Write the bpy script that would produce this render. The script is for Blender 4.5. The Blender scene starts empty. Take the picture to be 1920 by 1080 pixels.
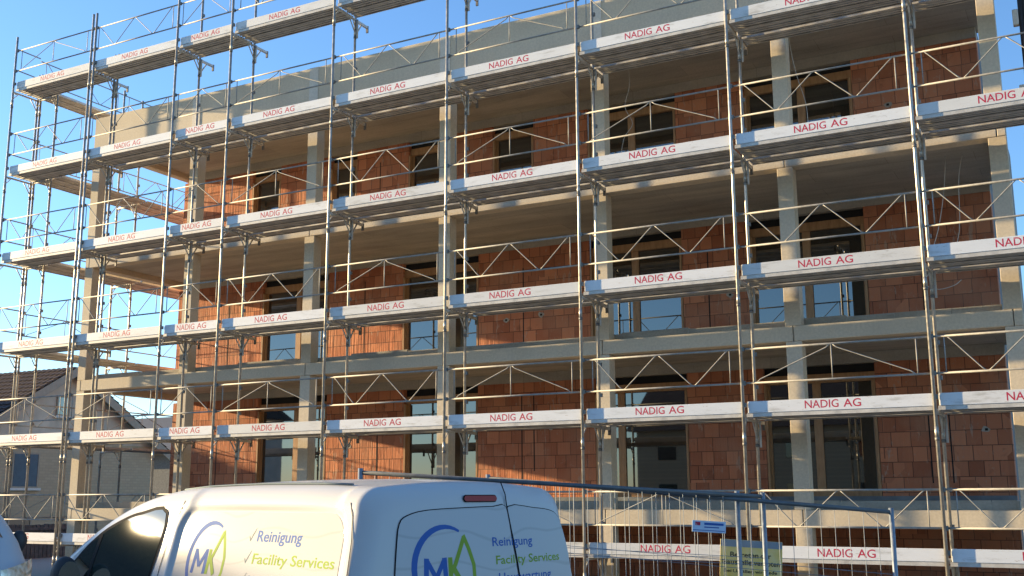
import bpy, bmesh, math, random
from math import sin, cos, pi, radians, sqrt, atan2
from mathutils import Vector, Matrix
random.seed(7)
sc = bpy.context.scene
COL = sc.collection

# ------------------------------------------------------------------ camera
F, YAW, PITCH, ROLL = 2024.88, radians(-28.161), radians(10.905), radians(-0.2375)
CAM = Vector((0, -15.168, 1.72))
fwd = Vector((sin(YAW)*cos(PITCH), cos(YAW)*cos(PITCH), sin(PITCH)))
right = Vector((cos(YAW), -sin(YAW), 0)); up = right.cross(fwd)
r_ = cos(ROLL)*right + sin(ROLL)*up; u_ = -sin(ROLL)*right + cos(ROLL)*up
cd = bpy.data.cameras.new('camera'); cam = bpy.data.objects.new('camera', cd); COL.objects.link(cam)
M = Matrix((r_, u_, -fwd)).transposed().to_4x4(); M.translation = CAM
cam.matrix_world = M
cd.sensor_width = 36; cd.lens = F*36/1920; cd.clip_end = 3000; cd.clip_start = 0.1
sc.camera = cam

# ------------------------------------------------------------------ sky, sun, exposure
SUN = Vector((-5.8, -1.0, 1.12)).normalized()            # towards the sun
EL = math.asin(SUN.z); AZ = atan2(SUN.x, SUN.y)
w = bpy.data.worlds.new('World'); sc.world = w; w.use_nodes = True
nt = w.node_tree; nt.nodes.clear()
sky = nt.nodes.new('ShaderNodeTexSky'); sky.sky_type = 'NISHITA'; sky.sun_disc = False
sky.sun_elevation = EL; sky.sun_rotation = AZ % (2*pi); sky.altitude = 400
sky.air_density = 1.0; sky.dust_density = 0.3; sky.ozone_density = 4.0
bg = nt.nodes.new('ShaderNodeBackground'); bg.inputs[1].default_value = 0.125
out = nt.nodes.new('ShaderNodeOutputWorld')
nt.links.new(sky.outputs[0], bg.inputs[0]); nt.links.new(bg.outputs[0], out.inputs[0])
sl = bpy.data.lights.new('sun', 'SUN'); sun = bpy.data.objects.new('sun', sl); COL.objects.link(sun)
sl.energy = 5.0; sl.angle = radians(0.5); sl.color = (1.0, 0.755, 0.42)
sun.rotation_euler = SUN.to_track_quat('Z', 'Y').to_euler(); sun.location = (-40, -10, 20)
sc.view_settings.view_transform = 'Standard'; sc.view_settings.look = 'None'
sc.view_settings.exposure = 1.5; sc.view_settings.gamma = 1.0
sc.view_settings.use_curve_mapping = False
sc.cycles.max_bounces = 7; sc.cycles.diffuse_bounces = 5; sc.cycles.glossy_bounces = 3

# ------------------------------------------------------------------ materials
class NT:
    def __init__(s, name):
        s.m = bpy.data.materials.new(name); s.m.use_nodes = True
        s.t = s.m.node_tree; s.b = s.t.nodes['Principled BSDF']
    def n(s, typ, **kw):
        x = s.t.nodes.new('ShaderNode'+typ)
        for k, v in kw.items(): setattr(x, k, v)
        return x
    def l(s, a, b): s.t.links.new(a, b)
    def coord(s, scale=(1, 1, 1), rot=(0, 0, 0)):
        tc = s.n('TexCoord'); mp = s.n('Mapping'); s.l(tc.outputs['Object'], mp.inputs[0])
        mp.inputs['Scale'].default_value = scale; mp.inputs['Rotation'].default_value = rot
        return mp.outputs[0]
    def noise(s, vec, scale, detail=4, rough=.55):
        x = s.n('TexNoise'); s.l(vec, x.inputs['Vector'])
        x.inputs['Scale'].default_value = scale; x.inputs['Detail'].default_value = detail
        x.inputs['Roughness'].default_value = rough
        return x.outputs['Fac']
    def ramp(s, fac, stops):
        x = s.n('ValToRGB'); s.l(fac, x.inputs[0]); e = x.color_ramp.elements
        while len(e) < len(stops): e.new(.5)
        for q, (p, c) in zip(e, stops): q.position = p; q.color = (*c, 1) if len(c) == 3 else c
        return x.outputs[0]
    def mix(s, fac, a, b, mode='MIX'):
        x = s.n('Mix', data_type='RGBA', blend_type=mode)
        for inp, v in ((0, fac), (6, a), (7, b)):
            if hasattr(v, 'is_linked'): s.l(v, x.inputs[inp])
            elif inp == 0: x.inputs[0].default_value = v
            else: x.inputs[inp].default_value = (*v, 1)
        return x.outputs[2]
    def bump(s, h, strength=.3, dist=.01):
        x = s.n('Bump'); x.inputs['Strength'].default_value = strength; x.inputs['Distance'].default_value = dist
        s.l(h, x.inputs['Height']); s.l(x.outputs[0], s.b.inputs['Normal'])
    def set(s, color=None, rough=None, metal=None, spec=None, ior=None, coat=None):
        if color is not None:
            if hasattr(color, 'is_linked'): s.l(color, s.b.inputs['Base Color'])
            else: s.b.inputs['Base Color'].default_value = (*color, 1)
        if rough is not None:
            if hasattr(rough, 'is_linked'): s.l(rough, s.b.inputs['Roughness'])
            else: s.b.inputs['Roughness'].default_value = rough
        if metal is not None: s.b.inputs['Metallic'].default_value = metal
        if spec is not None: s.b.inputs['Specular IOR Level'].default_value = spec
        if ior is not None: s.b.inputs['IOR'].default_value = ior
        if coat is not None: s.b.inputs['Coat Weight'].default_value = coat; s.b.inputs['Coat Roughness'].default_value = .05
        return s.m

def plain(name, color, rough=.6, metal=0, var=.12, scale=6, **kw):
    k = NT(name); v = k.coord()
    c2 = tuple(x*(1-var) for x in color); c1 = tuple(min(1, x*(1+var)) for x in color)
    return k.set(k.ramp(k.noise(v, scale), [(.3, c2), (.7, c1)]), rough, metal, **kw)

def concrete(name, base, streak=(1, 1, 1), var=.22, bump=.15, boards=False):
    k = NT(name); v = k.coord(streak); v2 = k.coord()
    c = k.ramp(k.noise(v, 1.3, 6, .6), [(.25, tuple(x*(1-var) for x in base)), (.75, tuple(x*(1+var) for x in base))])
    fine = k.noise(v2, 28, 3)
    c = k.mix(.35, c, k.ramp(fine, [(.35, tuple(x*.75 for x in base)), (.65, tuple(x*1.15 for x in base))]))
    st = k.noise(v2, .45, 3)
    c = k.mix(k.ramp(st, [(.52, (0, 0, 0)), (.72, (.45, .45, .45))]), c, tuple(x*.62 for x in base))
    v3 = k.coord((9, 9, .35)); drip = k.noise(v3, 1.0, 3, .6)
    c = k.mix(k.ramp(drip, [(.58, (0, 0, 0)), (.74, (.2, .2, .2))]), c, tuple(x*.7 for x in base))
    vo = k.n('TexVoronoi'); k.l(v2, vo.inputs['Vector']); vo.inputs['Scale'].default_value = 22
    c = k.mix(k.ramp(vo.outputs['Distance'], [(.04, (.45, .45, .45)), (.08, (0, 0, 0))]), c, tuple(x*.4 for x in base))
    if boards:
        br = k.n('TexBrick'); k.l(v2, br.inputs['Vector']); br.inputs['Scale'].default_value = 1
        br.inputs['Brick Width'].default_value = 2.5; br.inputs['Row Height'].default_value = .5
        br.inputs['Mortar Size'].default_value = .004
        br.inputs['Color1'].default_value = (.92, .92, .92, 1); br.inputs['Color2'].default_value = (1.1, 1.08, 1.04, 1)
        br.inputs['Mortar'].default_value = (.66, .64, .6, 1)
        c = k.mix(1.0, c, br.outputs['Color'], 'MULTIPLY')
    k.bump(fine, bump, .004)
    return k.set(c, .85)

def brickmat(name, horizontal='X'):
    k = NT(name); tc = k.n('TexCoord'); sp = k.n('SeparateXYZ'); cb = k.n('CombineXYZ')
    k.l(tc.outputs['Object'], sp.inputs[0]); k.l(sp.outputs[horizontal], cb.inputs[0]); k.l(sp.outputs['Z'], cb.inputs[1])
    def br(w_, h_, mort, offs, sq, c1, c2, cm, bias=0.):
        b = k.n('TexBrick'); k.l(cb.outputs[0], b.inputs['Vector']); b.inputs['Scale'].default_value = 1
        b.offset = offs; b.squash = sq; b.squash_frequency = 3
        b.inputs['Brick Width'].default_value = w_; b.inputs['Row Height'].default_value = h_
        b.inputs['Mortar Size'].default_value = mort; b.inputs['Mortar Smooth'].default_value = .15; b.inputs['Bias'].default_value = bias
        b.inputs['Color1'].default_value = (*c1, 1); b.inputs['Color2'].default_value = (*c2, 1); b.inputs['Mortar'].default_value = (*cm, 1)
        return b
    CA, CB, CM = (.56, .215, .105), (.44, .145, .068), (.13, .055, .034)
    a = br(.285, .25, .0055, .46, .8, CA, CB, CM); a2 = br(.235, .25, .006, .37, 1.25, CA, CB, CM)
    vo = k.n('TexVoronoi', distance='CHEBYCHEV'); k.l(cb.outputs[0], vo.inputs['Vector']); vo.inputs['Scale'].default_value = .8
    sel = k.ramp(vo.outputs['Color'], [(.55, (0, 0, 0)), (.56, (1, 1, 1))])
    tint = br(.285, .25, 0, .46, .8, (1.15, 1.14, 1.12), (.78, .77, .78), (1, 1, 1)); tint2 = br(.235, .25, 0, .37, 1.25, (1.15, 1.15, 1.15), (.74, .72, .72), (1, 1, 1))
    tcol = k.mix(sel, tint.outputs['Color'], tint2.outputs['Color'])
    mf = k.n('Mix', data_type='FLOAT'); k.l(sel, mf.inputs[0]); k.l(a.outputs['Fac'], mf.inputs[2]); k.l(a2.outputs['Fac'], mf.inputs[3])
    c = k.mix(.7, k.mix(sel, a.outputs['Color'], a2.outputs['Color']), tcol, 'MULTIPLY')
    dm = k.n('Mapping'); k.l(cb.outputs[0], dm.inputs[0]); dm.inputs['Scale'].default_value = (7, 1.6, 1)
    dr = k.noise(dm.outputs[0], 1.0, 5, .7)
    c = k.mix(k.ramp(dr, [(.60, (0, 0, 0)), (.64, (.5, .5, .5)), (.75, (.65, .65, .65))]), c, (.47, .36, .27))
    dk = k.noise(cb.outputs[0], 3.1, 4, .6)
    c = k.mix(k.ramp(dk, [(.60, (0, 0, 0)), (.70, (.45, .45, .45))]), c, (.16, .06, .035))
    big = k.noise(cb.outputs[0], 1.1, 4)
    c = k.mix(k.ramp(big, [(.45, (0, 0, 0)), (.7, (.5, .5, .5))]), c, (.47, .25, .15))
    sm = k.noise(cb.outputs[0], 9, 4, .7)
    c = k.mix(k.ramp(sm, [(.60, (0, 0, 0)), (.66, (.35, .35, .35))]), c, (.44, .30, .21))
    mp = k.n('Mapping'); k.l(cb.outputs[0], mp.inputs[0]); mp.inputs['Scale'].default_value = (30, 1.1, 1)
    rib = k.noise(mp.outputs[0], 1.0, 3, .6)
    inv = k.n('Math', operation='MULTIPLY'); k.l(rib, inv.inputs[0]); inv.inputs[1].default_value = 1.1
    tn = k.n('Math', operation='MULTIPLY_ADD'); k.l(tcol, tn.inputs[0]); tn.inputs[1].default_value = .35; k.l(inv.outputs[0], tn.inputs[2]); inv = tn
    ad = k.n('Math', operation='SUBTRACT'); k.l(inv.outputs[0], ad.inputs[0]); k.l(mf.outputs[0], ad.inputs[1])
    k.bump(ad.outputs[0], .75, .02)
    return k.set(c, .9)

MT = {}
MT['brick'] = brickmat('clay_block'); MT['brick_side'] = brickmat('clay_block_side', 'Y')
MT['conc'] = concrete('precast_concrete', (.60, .515, .385), var=.10, bump=.08)
MT['conc_light'] = concrete('pale_concrete', (.66, .61, .52), var=.08)
MT['conc_raw'] = concrete('raw_concrete', (.42, .39, .33), (.45, 2.2, 1), var=.42, bump=.3, boards=True)
MT['conc_edge'] = concrete('rough_slab_edge', (.40, .36, .29), (1.5, 1, 4), var=.4, bump=.6)
MT['membrane'] = plain('grey_membrane', (.16, .175, .185), .55, var=.35, scale=2.5)
MT['wood'] = NT('spruce_frame')
k = MT['wood']; v = k.coord((6, 6, 1.2)); MT['wood'] = k.set(k.ramp(k.noise(v, 3, 5), [(.3, (.33, .17, .070)), (.7, (.47, .265, .12))]), .5)
MT['black'] = plain('gap_shade_black', (.012, .012, .012), .8)  # solid black fill; the shade inside slots, grooves and holes put into colour
k = NT('window_glass'); MT['glass'] = k.set((.012, .016, .015), .015, 0, .5, 2.4)
k = NT('van_glass'); MT['vanglass'] = k.set((.02, .03, .026), .012, 0, .5, 1.85)
def galvmat(name, c, metal, rough, scale=14):
    k = NT(name); v = k.coord(); f = k.noise(v, scale, 5, .65); g = k.noise(v, 2.2, 3)
    col = k.ramp(f, [(.3, tuple(x*.72 for x in c)), (.7, tuple(x*1.18 for x in c))])
    col = k.mix(k.ramp(g, [(.5, (0, 0, 0)), (.75, (.4, .4, .4))]), col, (c[0]*.62, c[1]*.55, c[2]*.46))
    return k.set(col, k.ramp(f, [(.3, (rough-.1,)*3), (.7, (rough+.12,)*3)]), metal)
MT['galv'] = galvmat('galvanised_tube', (.46, .44, .39), .65, .42)
MT['rail'] = galvmat('guardrail_tube', (.33, .32, .29), .2, .6)
MT['deck'] = galvmat('galvanised_plank', (.55, .53, .485), .12, .55, 5)
MT['clamp'] = plain('dark_clamp', (.19, .18, .165), .55, .4)
MT['fence_rail'] = galvmat('fence_steel_shaded', (.10, .115, .13), .2, .5)  # darker copy of the fence steel; the rails' shaded underside put into the colour
MT['fence'] = galvmat('fence_steel', (.25, .29, .33), .35, .5)
k = NT('toe_board_white'); v = k.coord((.6, 1, 3)); oi = k.n('ObjectInfo'); off = k.n('VectorMath', operation='ADD'); k.l(v, off.inputs[0]); sc3 = k.n('Math', operation='MULTIPLY'); k.l(oi.outputs['Random'], sc3.inputs[0]); sc3.inputs[1].default_value = 50; k.l(sc3.outputs[0], off.inputs[1])
c = k.ramp(k.noise(off.outputs[0], 4, 6, .65), [(.30, (.50, .50, .48)), (.44, (.70, .715, .72)), (.8, (.76, .775, .78))])
sp_ = k.noise(off.outputs[0], 16, 5, .7); c = k.mix(k.ramp(sp_, [(.62, (0, 0, 0)), (.68, (.7, .7, .7))]), c, (.38, .33, .27))
c = k.mix(1.0, c, k.ramp(oi.outputs['Random'], [(0, (.84, .83, .80)), (.6, (1, 1, 1)), (1, (.93, .95, .97))]), 'MULTIPLY')
MT['toe'] = k.set(c, .55)
k = NT('board_lettering_red'); v = k.coord(); oi = k.n('ObjectInfo'); off = k.n('VectorMath', operation='ADD'); k.l(v, off.inputs[0]); sc3 = k.n('Math', operation='MULTIPLY'); k.l(oi.outputs['Random'], sc3.inputs[0]); sc3.inputs[1].default_value = 40; k.l(sc3.outputs[0], off.inputs[1])
MT['red'] = k.set(k.mix(k.ramp(k.noise(off.outputs[0], 15, 5, .7), [(.63, (0, 0, 0)), (.67, (.75, .75, .75))]), (.46, .018, .055), (.62, .52, .50)), .6)
k = NT('van_paint'); MT['paint'] = k.set((.50, .505, .505), .6, 0, .12, coat=.45)
def vinylmat(name, c):
    k = NT(name); tc = k.n('TexCoord'); v = tc.outputs['Object']
    wv = k.n('TexWave', wave_type='BANDS', bands_direction='Z'); k.l(v, wv.inputs[0])
    wv.inputs['Scale'].default_value = 2.1; wv.inputs['Distortion'].default_value = 5.5; wv.inputs['Detail'].default_value = 1.2; wv.inputs['Detail Scale'].default_value = .8
    f = k.ramp(wv.outputs['Fac'], [(.0, (1, 1, 1)), (.035, (0, 0, 0)), (1, (0, 0, 0))])
    col = k.mix(f, c, tuple(x*.86 for x in c))
    return k.set(col, .6, 0, .1, coat=.25)
MT['vinyl'] = vinylmat('printed_vinyl', (.41, .41, .40)); MT['vinyl_rear'] = vinylmat('printed_window_vinyl', (.46, .47, .48))
MT['blue'] = plain('print_blue', (.055, .13, .38), .6, var=.05, spec=.05)
MT['green'] = plain('print_green', (.25, .36, .055), .6, var=.05, spec=.05)
MT['tick'] = plain('print_grey', (.14, .18, .20), .6, var=.05, spec=.05)
MT['rubber'] = plain('black_rubber', (.018, .018, .02), .8, var=.1, spec=.1)
MT['mirror'] = NT('mirror_glass').set((.75, .8, .85), .03, 1.0)
MT['redlens'] = NT('red_lens').set((.30, .010, .014), .35, 0, .25)
k = NT('headlight_lens'); v = k.coord(); MT['lens'] = k.set(k.ramp(k.noise(v, 14, 3), [(.35, (.55, .45, .30)), (.65, (.9, .84, .70))]), .12, .3)
MT['plastic'] = plain('dark_plastic', (.03, .03, .033), .55, var=.1)
MT['tyre'] = plain('tyre_rubber', (.02, .02, .02), .85)
MT['rim'] = plain('alloy', (.45, .45, .46), .35, .8)
k = NT('no_entry_sign_face'); v = k.coord()
MT['sign'] = k.set(k.ramp(k.noise(v, 3.5, 4, .6), [(.3, (.86, .56, .07)), (.5, (.84, .62, .20)), (.72, (.84, .68, .38))]), .35)
MT['signtop'] = plain('sign_back_metal', (.24, .29, .34), .45, .3)
MT['ltblue'] = plain('pale_blue_plate', (.52, .63, .76), .45, var=.08)
MT['ink'] = plain('black_print', (.012, .012, .012), .6)
MT['white'] = plain('white_plaster', (.62, .59, .53), .85, var=.1, scale=1.2)
k = NT('painted_brick'); tc = k.n('TexCoord'); sp = k.n('SeparateXYZ'); cb = k.n('CombineXYZ')
k.l(tc.outputs['Object'], sp.inputs[0]); k.l(sp.outputs['Y'], cb.inputs[0]); k.l(sp.outputs['Z'], cb.inputs[1])
b = k.n('TexBrick'); k.l(cb.outputs[0], b.inputs[0]); b.inputs['Scale'].default_value = 1; b.inputs['Brick Width'].default_value = .27; b.inputs['Row Height'].default_value = .115
b.inputs['Mortar Size'].default_value = .014; b.inputs['Color1'].default_value = (.47, .355, .22, 1); b.inputs['Color2'].default_value = (.40, .30, .18, 1); b.inputs['Mortar'].default_value = (.37, .28, .18, 1)
k.bump(b.outputs['Fac'], -.5, .01); MT['pbrick'] = k.set(k.mix(k.ramp(k.noise(cb.outputs[0], .8, 4), [(.4, (0, 0, 0)), (.7, (.5, .5, .5))]), b.outputs['Color'], (.46, .35, .22)), .85)
k = NT('roof_tile'); v = k.coord(); MT['tile'] = k.set(k.ramp(k.noise(v, 5, 5), [(.3, (.045, .026, .02)), (.7, (.10, .058, .042))]), .8)
MT['tile2'] = plain('grey_roofing', (.085, .09, .10), .7)
MT['verge'] = plain('verge_board', (.36, .285, .20), .7); MT['gable'] = plain('weathered_plaster', (.55, .46, .34), .85, var=.18, scale=1.5)
MT['shutter'] = plain('blue_grey_shutter', (.075, .11, .14), .55)
MT['fenceboard'] = plain('weathered_board', (.115, .118, .115), .85, var=.3, scale=8)
k = NT('ground_gravel'); v = k.coord(); f = k.noise(v, 30, 6, .7); k.bump(f, .5, .02)
MT['ground'] = k.set(k.mix(k.noise(v, .6, 4), k.ramp(f, [(.3, (.24, .215, .18)), (.7, (.44, .40, .335))]), (.34, .305, .25)), .95)
k = NT('asphalt'); v = k.coord(); f = k.noise(v, 60, 5, .7); k.bump(f, .4, .008)
MT['asphalt'] = k.set(k.ramp(f, [(.3, (.06, .059, .057)), (.7, (.13, .125, .118))]), .9)
MT['cable'] = plain('pale_cable', (.50, .48, .43), .6)
MT['mast'] = plain('dark_mast', (.035, .028, .024), .6)
MT['grey_wall'] = plain('grey_insulation', (.15, .145, .14), .8)

# ------------------------------------------------------------------ mesh building
class MB:
    def __init__(s): s.v = []; s.f = []; s.mi = []; s.sm = []; s.mats = []
    def m(s, mat):
        if mat not in s.mats: s.mats.append(mat)
        return s.mats.index(mat)
    def face(s, idx, mi, smooth=False): s.f.append(idx); s.mi.append(mi); s.sm.append(smooth)
    def poly(s, pts, mat):
        o = len(s.v); s.v += [tuple(p) for p in pts]; s.face(tuple(range(o, o+len(pts))), s.m(mat)); return s
    def box(s, x0, x1, y0, y1, z0, z1, mat):
        o = len(s.v); k = s.m(mat)
        s.v += [(x0, y0, z0), (x1, y0, z0), (x1, y1, z0), (x0, y1, z0), (x0, y0, z1), (x1, y0, z1), (x1, y1, z1), (x0, y1, z1)]
        for q in ((0, 3, 2, 1), (4, 5, 6, 7), (0, 1, 5, 4), (1, 2, 6, 5), (2, 3, 7, 6), (3, 0, 4, 7)): s.face(tuple(o+i for i in q), k)
        return s
    def bbox(s, x0, x1, y0, y1, z0, z1, mat, c=.008):
        """box with chamfered vertical and front edges"""
        bm = bmesh.new(); bmesh.ops.create_cube(bm, size=1)
        for v in bm.verts: v.co = Vector(((x0+x1)/2+v.co.x*(x1-x0), (y0+y1)/2+v.co.y*(y1-y0), (z0+z1)/2+v.co.z*(z1-z0)))
        bmesh.ops.bevel(bm, geom=list(bm.edges), offset=c, segments=1, affect='EDGES')
        return s.bm(bm, mat)
    def bm(s, bm, mat, smooth=False):
        o = len(s.v); k = s.m(mat); bm.verts.index_update(); s.v += [tuple(v.co) for v in bm.verts]
        for f in bm.faces: s.face(tuple(o+v.index for v in f.verts), k, smooth)
        bm.free(); return s
    def tube(s, a, b, r, mat, n=8, cap=True):
        a = Vector(a); b = Vector(b); d = (b-a).normalized(); k = s.m(mat)
        x = d.orthogonal().normalized(); y = d.cross(x); o = len(s.v)
        for p in (a, b):
            for i in range(n):
                t = 2*pi*i/n; s.v.append(tuple(p+r*(cos(t)*x+sin(t)*y)))
        for i in range(n):
            j = (i+1) % n; s.face((o+i, o+j, o+n+j, o+n+i), k, True)
        if cap: s.face(tuple(o+n-1-i for i in range(n)), k); s.face(tuple(o+n+i for i in range(n)), k)
        return s
    def path(s, pts, r, mat, n=6):
        pts = [Vector(p) for p in pts]; k = s.m(mat); o = len(s.v); N = len(pts); x = None
        for i, p in enumerate(pts):
            d = (pts[min(i+1, N-1)]-pts[max(i-1, 0)]).normalized()
            x = d.orthogonal().normalized() if x is None else (x-d*x.dot(d)).normalized()
            y = d.cross(x)
            for j in range(n): s.v.append(tuple(p+r*(cos(2*pi*j/n)*x+sin(2*pi*j/n)*y)))
        for i in range(N-1):
            for j in range(n):
                j2 = (j+1) % n; s.face((o+i*n+j, o+i*n+j2, o+(i+1)*n+j2, o+(i+1)*n+j), k, True)
        s.face(tuple(o+n-1-j for j in range(n)), k); s.face(tuple(o+(N-1)*n+j for j in range(n)), k)
        return s
    def prism(s, prof, x0, x1, mat):
        """profile of (y, z) extruded along x"""
        o = len(s.v); n = len(prof); k = s.m(mat)
        s.v += [(x0, y, z) for y, z in prof]+[(x1, y, z) for y, z in prof]
        for i in range(n):
            j = (i+1) % n; s.face((o+i, o+j, o+n+j, o+n+i), k)
        s.face(tuple(o+n-1-i for i in range(n)), k); s.face(tuple(o+n+i for i in range(n)), k)
        return s
    def mesh(s, name, off=(0, 0, 0)):
        me = bpy.data.meshes.new(name); ox, oy, oz = off
        me.from_pydata([(x-ox, y-oy, z-oz) for x, y, z in s.v], [], s.f)
        for mt in s.mats: me.materials.append(mt)
        me.polygons.foreach_set('material_index', s.mi); me.polygons.foreach_set('use_smooth', s.sm); me.update()
        return me
    def build(s, name, parent=None, off=None):
        if off is None: off = parent['base'] if parent and 'base' in parent else (0, 0, 0)
        return link(name, s.mesh(name, off), parent)

def link(name, data, parent=None, loc=(0, 0, 0)):
    o = bpy.data.objects.new(name, data); COL.objects.link(o); o.location = loc
    if parent: o.parent = parent
    return o
def thing(name, label, cat, loc=(0, 0, 0), rz=0, group=None, base=True):
    o = link(name, None, None, loc); o.rotation_euler = (0, 0, rz); o.empty_display_size = .3
    if base: o['base'] = tuple(loc)
    return tag(o, label, cat, group)
def tag(o, label, cat, group=None):
    o['label'] = label; o['category'] = cat
    if group: o['group'] = group
    return o
def text_mesh(txt, width, cap, mat, name='lettering', bold=.0):
    """flat lettering: x along the line from 0, y up from the baseline"""
    c = bpy.data.curves.new('t', 'FONT'); c.body = txt; c.size = 1; c.resolution_u = 3; c.offset = bold
    o = bpy.data.objects.new('t', c); COL.objects.link(o)
    dg = bpy.context.evaluated_depsgraph_get(); dg.update()
    me = bpy.data.meshes.new_from_object(o.evaluated_get(dg)); bpy.data.objects.remove(o); bpy.data.curves.remove(c)
    xs = [v.co.x for v in me.vertices]; x0, x1 = min(xs), max(xs)
    for v in me.vertices: v.co.x = (v.co.x-x0)/(x1-x0)*width; v.co.y = v.co.y/.729*cap
    me.materials.clear(); me.materials.append(mat); me.name = name
    return me

# ------------------------------------------------------------------ ground
def gz(x, y):
    a = max(0., min(1., (x+2)/5))*max(0., 1-abs(y+6)/5)
    return -.42*a
g = MB(); k = g.m(MT['ground']); xs = [-900, -300, -120, -70]+[-50+2*i for i in range(41)]+[50, 90, 200, 500, 900]; ys = [-900, -300, -120, -60, -40]+[-30+2*i for i in range(31)]+[50, 90, 200, 500, 900]
g.v = [(x, y, gz(x, y)) for y in ys for x in xs]; n = len(xs)
for j in range(len(ys)-1):
    for i in range(n-1): g.face((j*n+i, j*n+i+1, j*n+n+i+1, j*n+n+i), k)
o = g.build('ground'); o['kind'] = 'structure'
g = MB(); g.box(-70, 40, -26, -8.2, -.02, .006, MT['asphalt']); o = g.build('road'); o['kind'] = 'structure'

# ------------------------------------------------------------------ the unfinished apartment block
ST = 2.75; Y0 = 1.2; YW = 4.0
bld = thing('apartment_building', 'unfinished four level apartment block with red clay block walls and concrete columns behind the scaffold', 'building', (-10, 1.2, 0))
COLX = [-19.5, -16.48, -13.29, -10.17, -7.07, -3.91, -.85]
XL, XR = -19.62, -.73
for k_ in range(4):
    zb = 1.265+ST*k_; zt = zb+.235
    if k_ < 3:
        for i in range(6):
            a = COLX[i]+.006 if i else COLX[0]+.006; c_ = COLX[i+1]-.006
            MB().bbox(a, c_, Y0, Y0+.24, zb, zt, MT['conc']).build('edge_beam', bld)
        MB().bbox(XL, COLX[0]-.006, Y0, Y0+.24, zb, zt, MT['conc']).build('edge_beam', bld)
        MB().bbox(COLX[6]+.006, XR, Y0, Y0+.24, zb, zt, MT['conc']).build('edge_beam', bld)
        MB().bbox(XL, XL+.24, Y0+.246, 4.3, zb, zt, MT['conc']).build('side_beam', bld)
        sb = MB().box(XL+.25, -1.0, 1.45, 4.3, zb+.125, zb+.355, MT['conc_raw']).box(XL+.301, -1.51, 4.302, 14.0, zb+.125, zb+.355, MT['conc_raw']); sb.build('floor_slab', bld)
        # rough concrete lip along the slab edge, broken into lengths
        x = XL+.3
        while x < XR-.4:
            l_ = random.uniform(.5, 1.7); x2 = min(x+l_, XR-.3)
            if k_ == 0: e = MB().box(x, x2, 1.446, 1.60, zt+.002, zb+.36+random.uniform(.0, .02), MT['conc_edge'])
            else: e = MB().box(x, x2, 1.446, 1.60, zt+.002, zb+.335+random.uniform(-.015, .05), MT['conc_edge'])
            e.build('slab_lip', bld); x = x2+random.uniform(.004, .02)
    # columns below this beam
    z0 = -1.0 if k_ == 0 else zb-ST+.235
    for x in COLX:
        MB().bbox(x-.12, x+.12, Y0+.006, Y0+.24, z0+.003, zb-.004, MT['conc'], .004).build('column', bld)
zb = 1.265+3*ST
MB().bbox(XL, XR, Y0, Y0+.22, zb, 10.29, MT['conc'], .012).build('parapet', bld)
MB().bbox(XL, XL+.22, Y0+.224, 14, zb, 10.29, MT['conc'], .012).build('side_parapet', bld)
MB().box(XL+.225, -1.0, 1.425, 4.3, zb+.125, zb+.36, MT['conc_raw']).box(XL+.225, -1.51, 4.302, 14, zb+.125, zb+.36, MT['conc_raw']).build('roof_slab', bld)
for x in COLX[1:-1]: MB().box(x-.11, x+.11, Y0-.012, Y0-.002, zb+.02, 10.285, MT['conc_light']).build('joint_cover', bld)
# end and rear walls
MB().box(-1.50, -1.26, 4.305, 14.0, -1, 10.2, MT['grey_wall']).build('end_wall', bld)
MB().bbox(-.99, -.87, 1.446, 4.3, 1.264, 1.50, MT['conc']).build('side_beam', bld)
for k_ in (1, 2): MB().bbox(-.99, -.87, 1.446, 4.3, 1.264+ST*k_, 1.50+ST*k_, MT['conc']).build('side_beam', bld)
MB().box(XL, -1.26, 14.01, 14.25, -1, 10.2, MT['conc_raw']).build('rear_wall', bld)
MB().box(XL+.06, XL+.3, 4.305, 14.0, -1, 9.5, MT['brick_side']).build('side_wall', bld)
MB().box(XL+.06, XR-.45, YW, YW+.3, -1.0, 1.385, MT['brick']).build('basement_wall', bld)
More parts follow.
